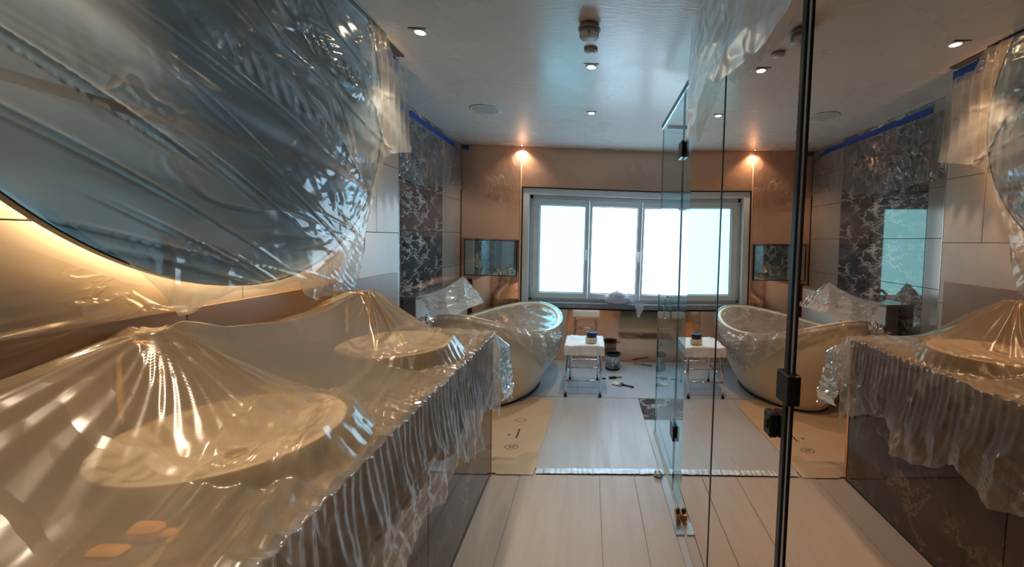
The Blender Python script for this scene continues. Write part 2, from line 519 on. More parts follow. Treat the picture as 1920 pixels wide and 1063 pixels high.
# plastered surround, lining of the opening
ws.box(WX0, x0, YF - .004, yb + .02, WZ0, WZ1); ws.box(x1, WX1, YF - .004, yb + .02, WZ0, WZ1)
ws.box(x0, x1, YF - .004, yb + .02, z1, WZ1)
ws.build('surround', 'frame', win)
f = MB()
f.bev(x0, x1, yb - .015, yb + .03, z1 - .045, z1, .004); f.bev(x0, x1, yb - .015, yb + .03, z0 - .01, z0 + .03, .004)
f.bev(x0, x0 + .04, yb - .015, yb + .03, z0, z1, .004); f.bev(x1 - .04, x1, yb - .015, yb + .03, z0, z1, .004)
f.build('outer_frame', 'frame', win)
sash = [(-.672, -.012), (-.006, .618), (.624, 1.318)]
for i, (a, b) in enumerate(sash):
    s = MB(); w0 = .072 if i != 1 else .035
    w1 = .045
    s.bev(a, b, yb - .045, yb, z0 + .03, z0 + .10, .006); s.bev(a, b, yb - .045, yb, z1 - .115, z1 - .045, .006)
    ga, gb = [( -.595, -.058), (.022, .565), (.645, 1.215)][i]
    s.bev(a, ga, yb - .045, yb, z0 + .10, z1 - .115, .006); s.bev(gb, b, yb - .045, yb, z0 + .10, z1 - .115, .006)
    so = s.build('sash', 'frame', win)
    q = MB()
    q.box(ga, ga + .006, yb - .03, yb - .008, z0 + .10, z1 - .115); q.box(gb - .006, gb, yb - .03, yb - .008, z0 + .10, z1 - .115)
    q.box(ga, gb, yb - .03, yb - .008, z0 + .10, z0 + .106); q.box(ga, gb, yb - .03, yb - .008, z1 - .121, z1 - .115)
    q.build('gasket', 'rubber', so)
    MB().box(ga, gb, yb - .015, yb - .008, z0 + .10, z1 - .115).build('pane', 'pane%d' % i, so)
    h = MB()
    hx = (gb + b) / 2 if i < 2 else (gb + b) / 2
    h.bev(hx - .013, hx + .013, yb - .053, yb - .045, 1.22, 1.33, .003)
    h.tube([(hx, yb - .05, 1.315), (hx, yb - .075, 1.315), (hx, yb - .083, 1.30), (hx, yb - .083, 1.20)], .008, 8)
    h.build('handle', 'white', so)
    for hz in (.82, 1.84):
        if i == 0:
            MB().lathe([(.007, hz - .04), (.007, hz + .04)], (a - .004, yb - .05, 0), 10).build('hinge', 'frame', so)
MB().bev(x0 - .07, x1 + .06, YF - .035, yb - .015, .640, .698, .004).build('sill', 'sill', win)
struct(MB().box(-.9, 1.6, yb + .04, yb + .06, .5, 2.1).build('trim_2', 'frame'))

# blue masking tape
def strip(name, pts, w, mat, nrm, label, grp=None, th=.0012, jag=.004, n=40):
    """a strip of tape along a line; w: direction of its width"""
    p0, p1 = Vector(pts[0]), Vector(pts[1]); W = Vector(w); N = Vector(nrm)
    mb = MB(); rows = []
    for i in range(n + 1):
        p = p0.lerp(p1, i / n)
        a = p + W * random.uniform(-.03, .06); b = p + W * (1 + random.uniform(-.05, .05))
        k = N * (th + random.random() * jag * .5)
        rows += [a + N * .0004, b + N * .0004, b + k, a + k]
    fs = []
    for i in range(n):
        for j in range(4):
            fs.append((i * 4 + j, i * 4 + (j + 1) % 4, (i + 1) * 4 + (j + 1) % 4, (i + 1) * 4 + j))
    fs += [(3, 2, 1, 0), (n * 4, n * 4 + 1, n * 4 + 2, n * 4 + 3)]
    mb.add(rows, fs)
    return tag(mb.build(name, mat), label, 'tape', grp)
strip('masking_tape', [(XR, 3.0, ZC - .035), (XR, 4.44, ZC - .03)], (0, 0, -.055), 'bluetape', (1, 0, 0), 'long blue masking tape strip above the dark marble, under the ceiling')
strip('masking_tape', [(XR, 4.45, ZC - .06), (XR, 4.62, ZC - .10)], (0, 0, -.04), 'bluetape', (1, 0, 0), 'short drooping blue tape end near the far left corner', n=8)
strip('masking_tape', [(-1.49, YF - .010, ZC - .003), (-1.41, YF - .010, ZC - .006)], (0, 0, -.05), 'bluetape', (0, -1, 0), 'small blue tape patch on the far copper wall at ceiling corner', n=6)
strip('masking_tape', [(XN, 2.24, ZC - .012), (XN, 2.438, ZC - .02)], (0, 0, -.075), 'bluetape', (1, 0, 0), 'blue tape piece beside the round mirror, holding sheeting at the ceiling', n=10)
strip('floor_tape', [(-.288, 2.335, 0.0085), (.505, 2.35, .0085)], (0, .055, 0), 'silver', (0, 0, 1), 'crumpled silver tape strip across the floor boards', n=60, jag=.006)

# ------------------------------------------------------------------ lamps and ceiling fittings
def downlight(x, y, label, watt, tilt=(0, 0), size=1.3, k=1):
    t = thing('downlight', label, 'ceiling light', None, (x, y, ZC))
    MB().lathe([(.034 * k, -.0005), (.035 * k, -.003), (.031 * k, -.005), (.025 * k, -.004), (.024 * k, -.0005)], n=32).build('rim', 'white', t)
    MB().lathe([(.0, -.004), (.022 * k, -.0042), (.024 * k, -.003), (.024 * k, -.001)], n=28).build('bulb', 'lamp', t)
    MB().bev(-.045 * k, .045 * k, -.044 * k, -.038 * k, -.003, 0, .0008).build('slot', 'black', t)
    d = bpy.data.lights.new('downlight_beam', 'SPOT')
    d.energy = watt; d.color = (1, .78, .55); d.spot_size = size; d.spot_blend = .6; d.shadow_soft_size = .03
    o = bpy.data.objects.new('beam', d); COL.objects.link(o); o.parent = t
    o.location = (0, 0, -.02); o.rotation_euler = (tilt[0], tilt[1], 0)
    return t
downlight(-.905, 2.14, 'ceiling downlight beside the round mirror', SPOT_W)
downlight(-.021, 2.46, 'ceiling downlight just behind the smoke detector and sensor', SPOT_W)
downlight(-.017, 3.33, 'farthest lit ceiling downlight, in front of the window', SPOT_W)
downlight(-.905, .75, 'downlight over the near washbasin, above the picture frame', SPOT_W)
downlight(-.02, .75, 'downlight over the camera position', SPOT_W)
# two wall-washing lamps over the far copper wall
downlight(-.80, 4.58, 'slim downlight grazing the copper wall left of the window', 9, size=2.2, k=.25)

t = thing('ceiling_speaker', 'large flat round ceiling speaker grille near the left wall', 'speaker', None, (-.885, 3.35, ZC))
MB().lathe([(.122, -.001), (.124, -.005), (.117, -.006)], n=48).build('rim', 'white', t)
MB().lathe([(0, -.0075), (.10, -.007), (.1165, -.005), (.1165, -.001)], n=48).build('grille', 'speaker', t)
t = thing('smoke_detector', 'brownish round smoke detector with white vents on the ceiling', 'smoke detector', None, (-.033, 2.0, ZC))
MB().lathe([(.046, 0), (.046, -.014), (.0535, -.016), (.0555, -.022), (.050, -.026)], n=40).build('base', 'grey', t)
MB().lathe([(.040, -.026), (.040, -.029)], n=40).build('gap_ring', 'black', t)
MB().lathe([(.0475, -.029), (.0475, -.054), (.044, -.060), (0, -.061)], n=40).build('body', 'grey', t)
for sx in (-1, 1):
    v = MB(); nn = 10
    vs = []
    for k in range(nn + 1):
        a = -PI / 2 + sx * (.18 + .95 * k / nn)
        for r, z in ((.0482, -.044), (.0482, -.0575), (.036, -.0618)):
            vs.append((r * math.cos(a), r * math.sin(a), z))
    fs = [(k * 3 + j, k * 3 + j + 1, k * 3 + j + 4, k * 3 + j + 3) for k in range(nn) for j in (0, 1)]
    v.add(vs, fs); v.build('vent_window', 'white', t)
t = thing('motion_sensor', 'small round ceiling sensor between smoke detector and downlight', 'sensor', None, (-.025, 2.24, ZC))
MB().lathe([(.036, 0), (.038, -.008), (.030, -.014), (.022, -.014)], n=36).build('ring', 'grey', t)
MB().lathe([(.022, -.012), (.021, -.018), (.014, -.022), (0, -.023)], n=30).build('lens', 'white', t)

# ------------------------------------------------------------------ floor coverings
def board(xa, xb, ya, yb_, z, label, mat='board', cat='board', grp=None):
    o = MB().bev(xa + .001, xb - .001, ya, yb_, .0003, z, .0012).build('floor_board', mat, None, (xa, ya, 0))
    return tag(o, label, cat, grp)
board(-.545, -.380, -1.55, 2.318, .006, 'narrow pale floor board along the vanity foot')
board(-.380, .103, -1.55, 2.330, .006, 'wide pale floor board in the near left walkway')
board(.103, .317, -1.55, 2.330, .006, 'middle pale floor board, second from the mirror wall')
board(.317, .474, -1.55, 2.330, .006, 'narrow pale floor board beside the mirror wall strip')
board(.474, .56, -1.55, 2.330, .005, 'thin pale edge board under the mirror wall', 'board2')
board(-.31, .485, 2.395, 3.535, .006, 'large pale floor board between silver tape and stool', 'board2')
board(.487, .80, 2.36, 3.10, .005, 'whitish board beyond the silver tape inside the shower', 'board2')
board(-.9, 1.35, 3.545, 4.64, .006, 'pale floor board tinted with blue window light under the stool by the copper wall', 'board2')
o = MB().bev(.49, 1.3, 3.12, 3.53, .0003, .004, .001).build('marble_floor_slab', 'marble')
tag(o, 'dark marble floor slab left bare beside the shower glass', 'floor slab')
# cardboard sheet with print
cb = MB()
pts = [(-.53, 2.322), (-.30, 2.322), (-.292, 2.60), (-.275, 2.95), (-.262, 3.34), (-.34, 3.52), (-1.3, 3.52), (-1.3, 2.34), (-.53, 2.335)]
n_ = len(pts)
cb.add([(x, y, .0105) for x, y in pts] + [(x, y, .0066) for x, y in pts], [tuple(range(n_)), tuple(reversed(range(n_, 2 * n_)))] + [(i, i + n_, (i + 1) % n_ + n_, (i + 1) % n_) for i in range(n_)])
cb = tag(cb.build('cardboard_sheet', 'card'), 'brown cardboard floor sheet with printed oval beside the vanity end', 'cardboard')
def ring(mb, cx, cy, z, a, b, w, n=40):
    v = []
    for i in range(n):
        t_ = 2 * PI * i / n
        v += [(cx + a * math.cos(t_), cy + b * math.sin(t_), z), (cx + (a - w) * math.cos(t_), cy + (b - w) * math.sin(t_), z)]
    mb.add(v, [(2 * i, 2 * i + 1, (2 * i + 3) % (2 * n), (2 * i + 2) % (2 * n)) for i in range(n)])
for a in ((-.495, 2.64, .0110, .047, .034, .005), (-.50, 3.04, .0110, .045, .03, .005)):
    pr_ = MB(); ring(pr_, *a); pr_.build('printed_oval', 'ink', cb)
MB().box(-.49, -.478, 2.76, 2.90, .0106, .0111).build('printed_bar', 'ink', cb)
def text(s, loc, size, mat, parent, rot=(0, 0, 0)):
    c = bpy.data.curves.new('lettering', 'FONT'); c.body = s; c.size = size; c.align_x = 'CENTER'; c.align_y = 'CENTER'; c.extrude = .0002
    c.materials.append(M[mat])
    tmp = bpy.data.objects.new('t', c); COL.objects.link(tmp); bpy.context.view_layer.update()
    me = bpy.data.meshes.new_from_object(tmp.evaluated_get(bpy.context.evaluated_depsgraph_get())); bpy.data.objects.remove(tmp)
    o = bpy.data.objects.new('lettering', me); COL.objects.link(o); o.location = loc; o.rotation_euler = rot; o.parent = parent
    return o
text('•BB•', (-.495, 2.64, .0112), .034, 'ink', cb)
text('B', (-.545, 2.805, .0112), .04, 'ink', cb)

# ------------------------------------------------------------------ mirror wall and shower glass
def leaned(mb, a=0):
    mb.v = [(x + mx(y, z) , y, z) for x, y, z in mb.v]
    return mb
ZH = 2.26
enc = thing('shower_enclosure', 'shower wall of bronze mirror panels and clear glass right of the walkway', 'shower screen')
def mpanel(y0, y1, label):
    o = leaned(MB().bev(0, .012, y0, y1, .012, ZH, .0015)).build('mirror_panel', 'bronze', enc)
    return o
mpanel(1.492, 1.985, 'bronze mirror panel next to the clear shower glass')
mpanel(.925, 1.478, 'middle bronze mirror panel between black joint and black hinge post')
mpanel(-1.55, .885, 'nearest bronze mirror panel right of the black hinge post')
leaned(MB().box(.0125, .06, -1.55, 1.97, 0.0, ZH)).build('mirror_backing', 'black', enc)
leaned(MB().bev(-.002, .014, 1.478, 1.492, .006, ZH, .002)).build('joint_profile', 'black', enc)
# near hinge post
leaned(MB().bev(-.008, .010, .905, .925, .006, ZH + .3, .002)).build('post', 'black', enc)
leaned(MB().bev(-.004, .010, .893, .904, .006, ZH + .3, .0015)).build('edge_seal', 'steel', enc)
leaned(MB().bev(-.016, .004, .885, .945, 1.075, 1.149, .003)).build('hinge', 'black', enc)
lt = leaned(MB().bev(-.022, 0, .952, .992, .965, 1.028, .004)).build('latch', 'black', enc)
leaned(MB().bev(-.026, -.020, .964, .978, .985, 1.010, .002)).build('latch_button', 'rubber', lt)
# clear glass: fixed screen, hinged strip, return pane
def gpane(mb, edges, label, mat='glass'):
    t = mb.build('glass_panel', mat, enc)
    for e in edges: e.build('polished_edge', 'glassedge', t)
    return t
g1 = gpane(leaned(MB().box(0, .010, 2.205, 2.885, .012, ZH)), [leaned(MB().box(0, .010, 2.885, 2.8875, .012, ZH)), leaned(MB().box(0, .010, 2.2025, 2.205, .012, ZH))],
           'clear fixed shower glass pane at the outer corner')
g2 = gpane(leaned(MB().box(0, .010, 1.989, 2.196, .012, ZH)), [leaned(MB().box(0, .010, 2.196, 2.1985, .012, ZH))],
           'narrow clear glass strip hinged beside the bronze mirror')
xg = mx(2.89, 1.2)
g3_ = gpane(MB().box(xg + .004, 1.60, 2.890, 2.900, .012, ZH), [], 'clear return pane of the shower enclosure, square to the mirror wall')
for zc_ in (1.955, .365):
    a = leaned(MB().bev(-.014, -.001, 2.155, 2.245, zc_ - .045, zc_ + .045, .003))
    b = leaned(MB().bev(.011, .024, 2.155, 2.245, zc_ - .045, zc_ + .045, .003))
    t = a.build('glass_hinge', 'black', enc); b.build('rear_plate', 'black', t)
leaned(MB().bev(-.008, .018, -1.55, 2.900, ZH, ZH + .028, .002)).build('header_rail', 'black', enc)
MB().bev(xg + .02, 1.60, 2.882, 2.908, ZH, ZH + .028, .002).build('return_rail', 'black', enc)
leaned(MB().box(-.004, -.001, -1.55, 2.90, ZH - .003, ZH)).build('silver_edge', 'steel', enc)
leaned(MB().bev(-.006, .012, -1.55, 2.90, .0062, .012, .001)).build('floor_channel', 'grey', enc)
# door pull ring outline
t = MB()
t.tube([(mx(2.5, 1) - .02 + 0 * math.sin(a), 2.50 + .028 * math.cos(a), 1.03 + .07 * math.sin(a)) for a in [2 * PI * i / 20 for i in range(21)]], .003, 6)
for dz in (.07, -.07):
    t.tube([(mx(2.5, 1) - .022, 2.5, 1.03 + dz), (mx(2.5, 1) + .001, 2.5, 1.03 + dz)], .004, 6)
t.build('door_pull', 'steel', enc)
# floor hinge
t = thing('floor_pivot', 'brown metal floor pivot block at the foot of the mirror', 'hinge', None)
leaned(MB().bev(-.030, -.004, 1.93, 1.985, .014, .05, .004)).build('pivot_block', 'brass', t)
leaned(MB().bev(-.048, -.003, 1.84, 1.925, .0064, .014, .002)).build('cover_plate', 'steel', t)
leaned(MB().lathe([(.011, .05), (.011, .062), (.007, .066)], (-.016, 1.957, 0), 12)).build('bolt', 'black', t)
# crumpled tape wad
def wad(c, r, seed, sq=(1, 1, .7), nu=26, nv=18, amp=.35):
    u = np.linspace(0, 2 * PI, nu)[None, :].repeat(nv, 0); v = np.linspace(.02, PI - .02, nv)[:, None].repeat(nu, 1)
    k = 1 + amp * (ridge(u * 1.2 + seed, v * 2.2 + seed, 3) * np.sin(u / 2) * 2 - .8)
    return MB().grid(c[0] + sq[0] * r * k * np.sin(v) * np.cos(u), c[1] + sq[1] * r * k * np.sin(v) * np.sin(u), np.maximum(c[2] + sq[2] * r * k * np.cos(v), .009))
tag(wad((.472, 2.335, .022), .028, 3).build('tape_wad', 'silver'), 'crumpled wad of silver tape at the glass foot', 'tape')

# sheeting over the top of the mirror wall
ny, nz = 130, 80
ys = np.linspace(.80, 2.0, ny)
hem = np.interp(ys, [.80, .94, 1.03, 1.09, 1.35, 1.49, 1.585, 1.62, 1.95, 2.0], [2.00, 2.01, 2.00, 1.99, 2.02, 2.04, 2.09, 2.115, 1.94, 1.96])
top = np.full(ny, ZC - .004)
Yg = ys[:, None].repeat(nz, 1); tt = np.linspace(0, 1, nz)[None, :]
Zg = top[:, None] * (1 - tt) + hem[:, None] * tt
w_ = crumple(Yg, Zg, 5, 5, seed=12)
Xg = mx(Yg, Zg) - .020 - .035 * tt * w_ - .01 * fbm(Yg * 9, Zg * 9)
tag(MB().grid(Xg, Yg, Zg).build('plastic_sheet', film('film_clear', .14, (1, 1, 1), (.8, .76, .72), 3, (1, 1, 1), .3, .3, .4, .9)), 'clear plastic sheet hanging over the top of the bronze mirror wall', 'plastic sheet')

# ------------------------------------------------------------------ round mirror
CYM, CZM, RM = 1.3412, 2.0671, .802
def disc_pts(r, n=160, zt=ZC - .006):
    return [(CYM + r * math.cos(2 * PI * i / n), min(CZM + r * math.sin(2 * PI * i / n), zt)) for i in range(n)]
t = thing('round_mirror', 'huge round backlit wall mirror wrapped in plastic above the vanity', 'mirror', None)
def disc(xa, xb, r, name, mat, par, rin=None):
    p = disc_pts(r); n = len(p); mb = MB()
    v = [(xb, y, z) for y, z in p] + [(xa, y, z) for y, z in p]
    if rin is None:
        f = [tuple(reversed(range(n))), tuple(range(n, 2 * n))] + [(i, (i + 1) % n, (i + 1) % n + n, i + n) for i in range(n)]
    else:
        q = disc_pts(rin)
        v += [(xb, y, z) for y, z in q] + [(xa, y, z) for y, z in q]
        f = []
        for i in range(n):
            j = (i + 1) % n
            f += [(i, j, j + 2 * n, i + 2 * n), (i + n, i + 3 * n, j + 3 * n, j + n), (i, i + n, j + n, j), (i + 2 * n, j + 2 * n, j + 3 * n, i + 3 * n)]
    return mb.add(v, f).build(name, mat, par)
disc(-1.118, -1.104, RM - .004, 'mirror_glass', 'roundm', t)
disc(-1.122, -1.102, RM, 'rim', 'black', t, RM - .004)
disc(-1.150, -1.120, RM - .10, 'backbox', 'white', t)
disc(-1.138, -1.124, RM - .045, 'light_strip', 'halo', t, RM - .060)
for zt, ya, yb2 in ((1.722, CYM - .722, CYM + .722), (2.150, CYM - .797, CYM + .797)):
    MB().bev(-1.1038, -1.1000, ya, yb2, zt - .011, zt + .011, .0004).build('tape_band', 'tan', t)
# trim rail at ceiling
struct(MB().bev(-1.115, -1.095, -1.5, 2.17, ZC - .012, ZC - .0005, .002).build('trim_3', 'black'))
struct(MB().bev(XN, -1.115, 2.0, 2.42, ZC - .010, ZC - .0005, .002).build('trim_4', 'grout'))

# plastic over the round mirror
ny, nz = 420, 260
ys = np.linspace(.30, 2.405, ny)
hem = np.interp(ys, [.30, .766, .851, .961, 1.027, 1.09, 1.123, 1.150, 1.239, 1.406, 1.50, 1.56, 1.624, 1.70, 1.762, 1.85, 1.928, 1.965, 1.985, 2.0, 2.092, 2.15, 2.28, 2.405],
                [1.75, 1.532, 1.453, 1.357, 1.285, 1.205, 1.208, 1.231, 1.257, 1.245, 1.262, 1.20, 1.165, 1.18, 1.150, 1.18, 1.207, 1.30, 1.44, 1.556, 1.80, 1.86, 1.90, 1.93])
hem = hem + .006 * fbm(ys * 30, ys * 0)
Yg = ys[:, None].repeat(nz, 1); tt = np.linspace(0, 1, nz)[None, :]
Zg = (ZC - .015 - .08 * sst(2.17, 2.21, Yg)) * (1 - tt) + hem[:, None] * tt
inside = np.hypot(Yg - CYM, Zg - CZM) < RM
# long diagonal drag folds, falling towards the far end
u1 = (Zg + .30 * (Yg - 1.3))
drag = crumple(Yg * .45, u1 * 1.5, 3.2, 4, bias=PI / 2, spread=.35, seed=2)
u2 = Zg + .55 * (Yg - 1.2) + .18 * (Yg - 1.2) ** 2
lines = np.zeros_like(Yg)
_r2 = np.random.RandomState(5)
for _k in range(34):       # single sharp drag creases of limited length
    c0, yc0, ln0, wd0 = _r2.uniform(1.25, 2.7), _r2.uniform(.8, 2.1), _r2.uniform(.10, .38), _r2.uniform(.0022, .0045)
    ub = u2 if _k % 2 else u1 + .15 * (Yg - yc0) ** 2
    lines = lines + np.exp(-np.abs(ub - c0) / wd0) * np.exp(-((Yg - yc0) / ln0) ** 4) * _r2.uniform(.5, 1)
wadc = crumple(Yg, Zg, 7, 6, seed=4)
m1 = np.exp(-((Yg - 1.78) / .26) ** 2 - ((Zg - 2.17 + .35 * (Yg - 1.78)) / .06) ** 2)     # bunched plastic, upper right
m2 = np.exp(-((u1 - 1.98) / .035) ** 2) * sst(.9, 1.4, Yg)
m3 = np.exp(-((u1 - 1.74) / .05) ** 2) * sst(1.3, 1.8, Yg)
cell = crumple(Yg, Zg, 4.2, 4, seed=9)
m4 = sst(1.15, 1.75, Yg) * sst(1.75, 1.45, Zg)
vert = np.abs(2 * ((Yg * 17 + .9 * vn(Yg * 4, Zg * 2.3)) % 1) - 1) * sst(1.98, 2.14, Yg)
bump_ = .009 * drag + .007 * lines + .050 * wadc * np.clip(m1 * 1.3 + .5 * m2 + .6 * m3, 0, 1) + .007 * cell * m4 + .020 * vert
Xg = -1.096 + bump_ + .010 * tt * vn(Yg * 2, Zg * 2)
below = sst(0, .12, (np.hypot(Yg - CYM, Zg - CZM) - RM))
Xg = Xg - .028 * below * (1 - sst(2.0, 2.1, Yg)) + .030 * crumple(Yg, Zg, 9, 5, seed=3) * below * sst(2.12, 2.02, Yg)
tag(MB().grid(Xg, Yg, Zg).build('plastic_sheet', 'film_mirror'), 'wrinkled clear plastic sheet draped over the huge round mirror', 'plastic sheet')

# sheet hanging along the backsplash
ny, nz = 220, 60
ys = np.linspace(-.2, 1.16, ny)
hi = np.interp(ys, [-.2, .8, 1.0, 1.07, 1.16], [1.60, 1.41, 1.31, 1.285, 1.30]); lo = np.interp(ys, [-.2, .79, .923, 1.068, 1.16], [1.13, 1.183, 1.212, 1.228, 1.20])
Yg = ys[:, None].repeat(nz, 1); tt = np.linspace(0, 1, nz)[None, :]
Zg = hi[:, None] * (1 - tt) + lo[:, None] * tt + .004 * fbm(Yg * 20, tt * 4)
Xg = -1.148 + .045 * crumple(Yg * .35, Zg * 1.4, 11, 6, bias=PI / 2, spread=.7, seed=1) * tt + .004
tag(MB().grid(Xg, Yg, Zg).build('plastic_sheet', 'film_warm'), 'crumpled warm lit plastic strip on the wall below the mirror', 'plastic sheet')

# backsplash
bs = thing('backsplash', 'brown stone backsplash band behind the vanity top', 'backsplash', None)
for a, b in ((-1.5, -.1), (-.1, 1.15), (1.15, 2.40)):
    MB().bev(XN + .0005, XN + .012, a + .001, b - .001, .872, 1.215, .001).build('slab', 'backsplash', bs, (XN, a, .872))

# ------------------------------------------------------------------ vanity
XF = -.555
van = thing('vanity', 'long dark marble vanity under plastic along the left wall', 'vanity', None)
MB().box(XN + .004, XF - .022, -1.5, 2.306, .05, .8365).build('body', 'grout', van)
MB().box(XN + .05, XF - .04, -1.5, 2.29, 0.0, .05).build('plinth', 'black', van)
for a, b in ((-1.5, -.55), (-.55, .45), (.45, 1.38), (1.38, 2.305)):
    MB().bev(XF - .020, XF, a + .0015, b - .0015, .012, .836, .002).build('front_panel', 'counter', van, (XF, a, 0))
MB().bev(XF - .022, XF + .003, 2.306, 2.326, .008, .8365, .002).build('corner_profile', 'copperpipe', van)
MB().bev(XN + .013, XF - .024, 2.308, 2.324, .02, .836, .002).build('end_panel', 'counter', van)
tag(MB().bev(XN + .013, XF + .004, -1.5, 2.33, .838, .870, .003).build('worktop', 'counter'), 'dark marble worktop under the sheeting', 'worktop')

BAS = ((-.868, .975), (-.865, 1.795))
for i, (bx, by) in enumerate(BAS):
    t = thing('washbasin', ('near' if i == 0 else 'far') + ' round cream vessel basin glowing under the sheeting', 'washbasin', 'round basins on the vanity', (bx, by, .8705))
    MB().lathe([(.10, 0), (.15, .008), (.21, .045), (.232, .076), (.236, .081), (.232, .084), (.212, .082), (.19, .055), (.12, .022), (.03, .016)], n=72).build('bowl', 'basin', t)
    MB().lathe([(.022, .017), (.022, .021), (.016, .022), (.0, .022)], n=20).build('drain', 'brass', t)
    fy = (.955, 1.845)[i]
    t = thing('tap', 'tall curved brass tap poking up the sheeting, ' + ('near one' if i == 0 else 'far one'), 'tap', 'taps on the vanity', (-1.123, fy, .8705))
    MB().lathe([(.022, 0), (.022, .006), (.018, .010)], n=24).build('base', 'brass', t)
    pts = [(0, 0, .01), (0, 0, .25)] + [(.05 - .05 * math.cos(a), 0, .25 + .045 * math.sin(a)) for a in [PI * k / 14 for k in range(1, 14)]] + [(.102, 0, .24), (.104, 0, .20)]
    MB().tube(pts, .013, 12).build('spout', 'brass', t)
    MB().tube([(0, .015, .06), (0, .05, .065), (0, .065, .075)], .007, 8).build('lever', 'brass', t)
o = thing('soap_dish', 'small amber block and wedge blurred under the near sheeting', 'soap dish', None, (-.80, .70, .8705))
MB().bev(-.03, .025, -.0, .03, 0, .03, .008).build('block', 'amber', o)
MB().bev(.032, .055, .0, .02, 0, .022, .005).build('wedge', 'amber', o)
MB().bev(-.06, .0, -.035, -.008, 0, .012, .005).build('bar', 'amber', o)

# the big dust sheet over the vanity
TIPS = ((-1.035, .955, 1.200), (-1.03, 1.845, 1.180))
Y0, Y1 = .30, 2.335
def ridgeline(y):
    return np.interp(y, [-.6, .1, .45, .70, .88, .955, 1.03, 1.15, 1.40, 1.65, 1.78, 1.845, 1.91, 2.05, 2.2, 2.335], [.95, 1.02, 1.085, 1.135, 1.185, 1.200, 1.185, 1.150, 1.128, 1.142, 1.165, 1.180, 1.165, 1.09, 1.0, .905])
def top_z(x, y):
    t_ = np.clip((-.56 - x) / (.56 - 1.04 + 2 * .48 - .0), 0, 1)  # 0 at the front edge, 1 at the ridge (x=-1.04)
    t_ = np.clip((-.56 - x) / .475, 0, 1)
    near = np.exp(-((y - .955) / np.where(y < .955, .45, .16)) ** 2) + np.exp(-((y - 1.845) / .16) ** 2)
    g = t_ ** (2.4 - np.where(y < .955, 1.05, .9) * near)
    z = .884 + (ridgeline(y) - .884) * g
    z = np.where(x < -1.035, ridgeline(y) - .25 * (-1.035 - x), z)
    for bx, by in BAS:
        d = np.hypot(x - bx, y - by)
        rim = .884 + .077 * (1 - sst(.236, .31, d))
        k = .004
        z = np.maximum(z, rim)
    for tx, ty, tz in TIPS:
        d = np.hypot(x - tx, y - ty) + 1e-4
        z = np.maximum(z, tz - .66 * np.maximum(d - .034, 0) ** .82)
        th = np.arctan2(y - ty, x - tx)
        wgt = sst(.01, .08, d) * np.exp(-d / .33)
        tri = np.abs(2 * ((th * 1.9 + 1.4 * vn(th * 1.3 + ty * 3, d * 2.5)) % 1) - 1)
        tri2 = np.abs(2 * ((th * 7.3 + 2 * vn(th * 2 + ty, d * 3)) % 1) - 1)
        z = z + wgt * (.030 * tri * sst(.35, .65, vn(th * 1.9 + 5 * ty, d)) + .007 * tri2 * sst(.4, .7, vn(th * 2.7 + 3 * ty, d * 2 + 4)))
    e = np.exp(-t_ * 9)
    z = z + .012 * e * (np.abs(2 * ((y * 19 + 2 * vn(y * 5, x * 4)) % 1) - 1) - .3)
    # loose long wrinkles running along the front
    z = z + .030 * crumple(x * 1.6 + .3 * y, y * .6, 7, 5, bias=.1, spread=.9, seed=5) * sst(0, .12, t_) * (1 - sst(.40, .62, t_))
    return np.maximum(z, .876)
def hemz(y):
    return np.interp(y, [-.6, .3, .8, 1.0, 1.1, 1.25, 1.4, 1.55, 1.62, 1.75, 1.86, 1.90, 1.95, 2.1, 2.2, 2.28, 2.335, 2.4], [.30, .34, .38, .40, .50, .52, .46, .54, .48, .42, .40, .46, .55, .50, .44, .42, .36, .34])
ny, nx, nd = 640, 150, 90
ys = np.linspace(-.45, Y1, ny)
xs = np.linspace(XN + .012, -.56, nx)
Yt, Xt = np.meshgrid(ys, xs, indexing='ij')
Zt = top_z(Xt, Yt)
# front drop
tt = np.linspace(0, 1, nd + 1)[1:][None, :]
Yd = ys[:, None].repeat(nd, 1)
ze = Zt[:, -1:]
hz = hemz(ys)[:, None] + .02 * fbm(ys * 22, ys * 0)[:, None]
S = tt * (ze - hz)
Zd = ze - np.maximum(S - .012, 0)
am = sst(0, .25, S)
warp = .5 * fbm(Yd * 2.5, Zd * 2.5)
pl = np.abs(2 * ((Yd * 8 + warp * 2.4 + .35 * (Zd - .8) * np.sin(Yd * 5)) % 1) - 1)
pl2 = np.abs(2 * ((Yd * 31 + warp * 5) % 1) - 1)
mod = .35 + .65 * sst(.3, .7, vn(Yd * 3.1, Zd * 2.2 + 3))
crump = crumple(Yd, Zd, 6.5, 6, seed=6)
low = sst(.10, .30, S)
Xd = -.549 + .004 + np.minimum(S, .012) * .6 + am * (.020 * pl * mod + .034 * crump * low + .018 * vn(Yd * 4, Zd * 3)) + .005 * pl2 * (1 - low * .7) * sst(0, .02, S) + .014 * tt * vn(Yd * 2.2, Zd * 2)
Yd = Yd + .03 * am * (fbm(Yd * 5 + 8, Zd * 3))
X = np.concatenate([Xt, Xd], 1); Y = np.concatenate([Yt, Yd], 1); Z = np.concatenate([Zt, Zd], 1)
sheet = thing('dust_sheet', 'big clear dust sheet tented over the vanity, basins and taps', 'plastic sheet', None)
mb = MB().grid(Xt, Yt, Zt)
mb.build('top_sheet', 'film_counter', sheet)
Xf = np.concatenate([Xt[:, -1:], Xd], 1); Yf = np.concatenate([Yt[:, -1:], Yd], 1); Zf = np.concatenate([Zt[:, -1:], Zd], 1)
MB().grid(Xf, Yf, Zf).build('front_drop', 'film_drape', sheet)
# flap past the end of the vanity
na, nb = 90, 90
a_ = np.linspace(0, 1, na)[:, None].repeat(nb, 1); b_ = np.linspace(0, 1, nb)[None, :].repeat(na, 0)
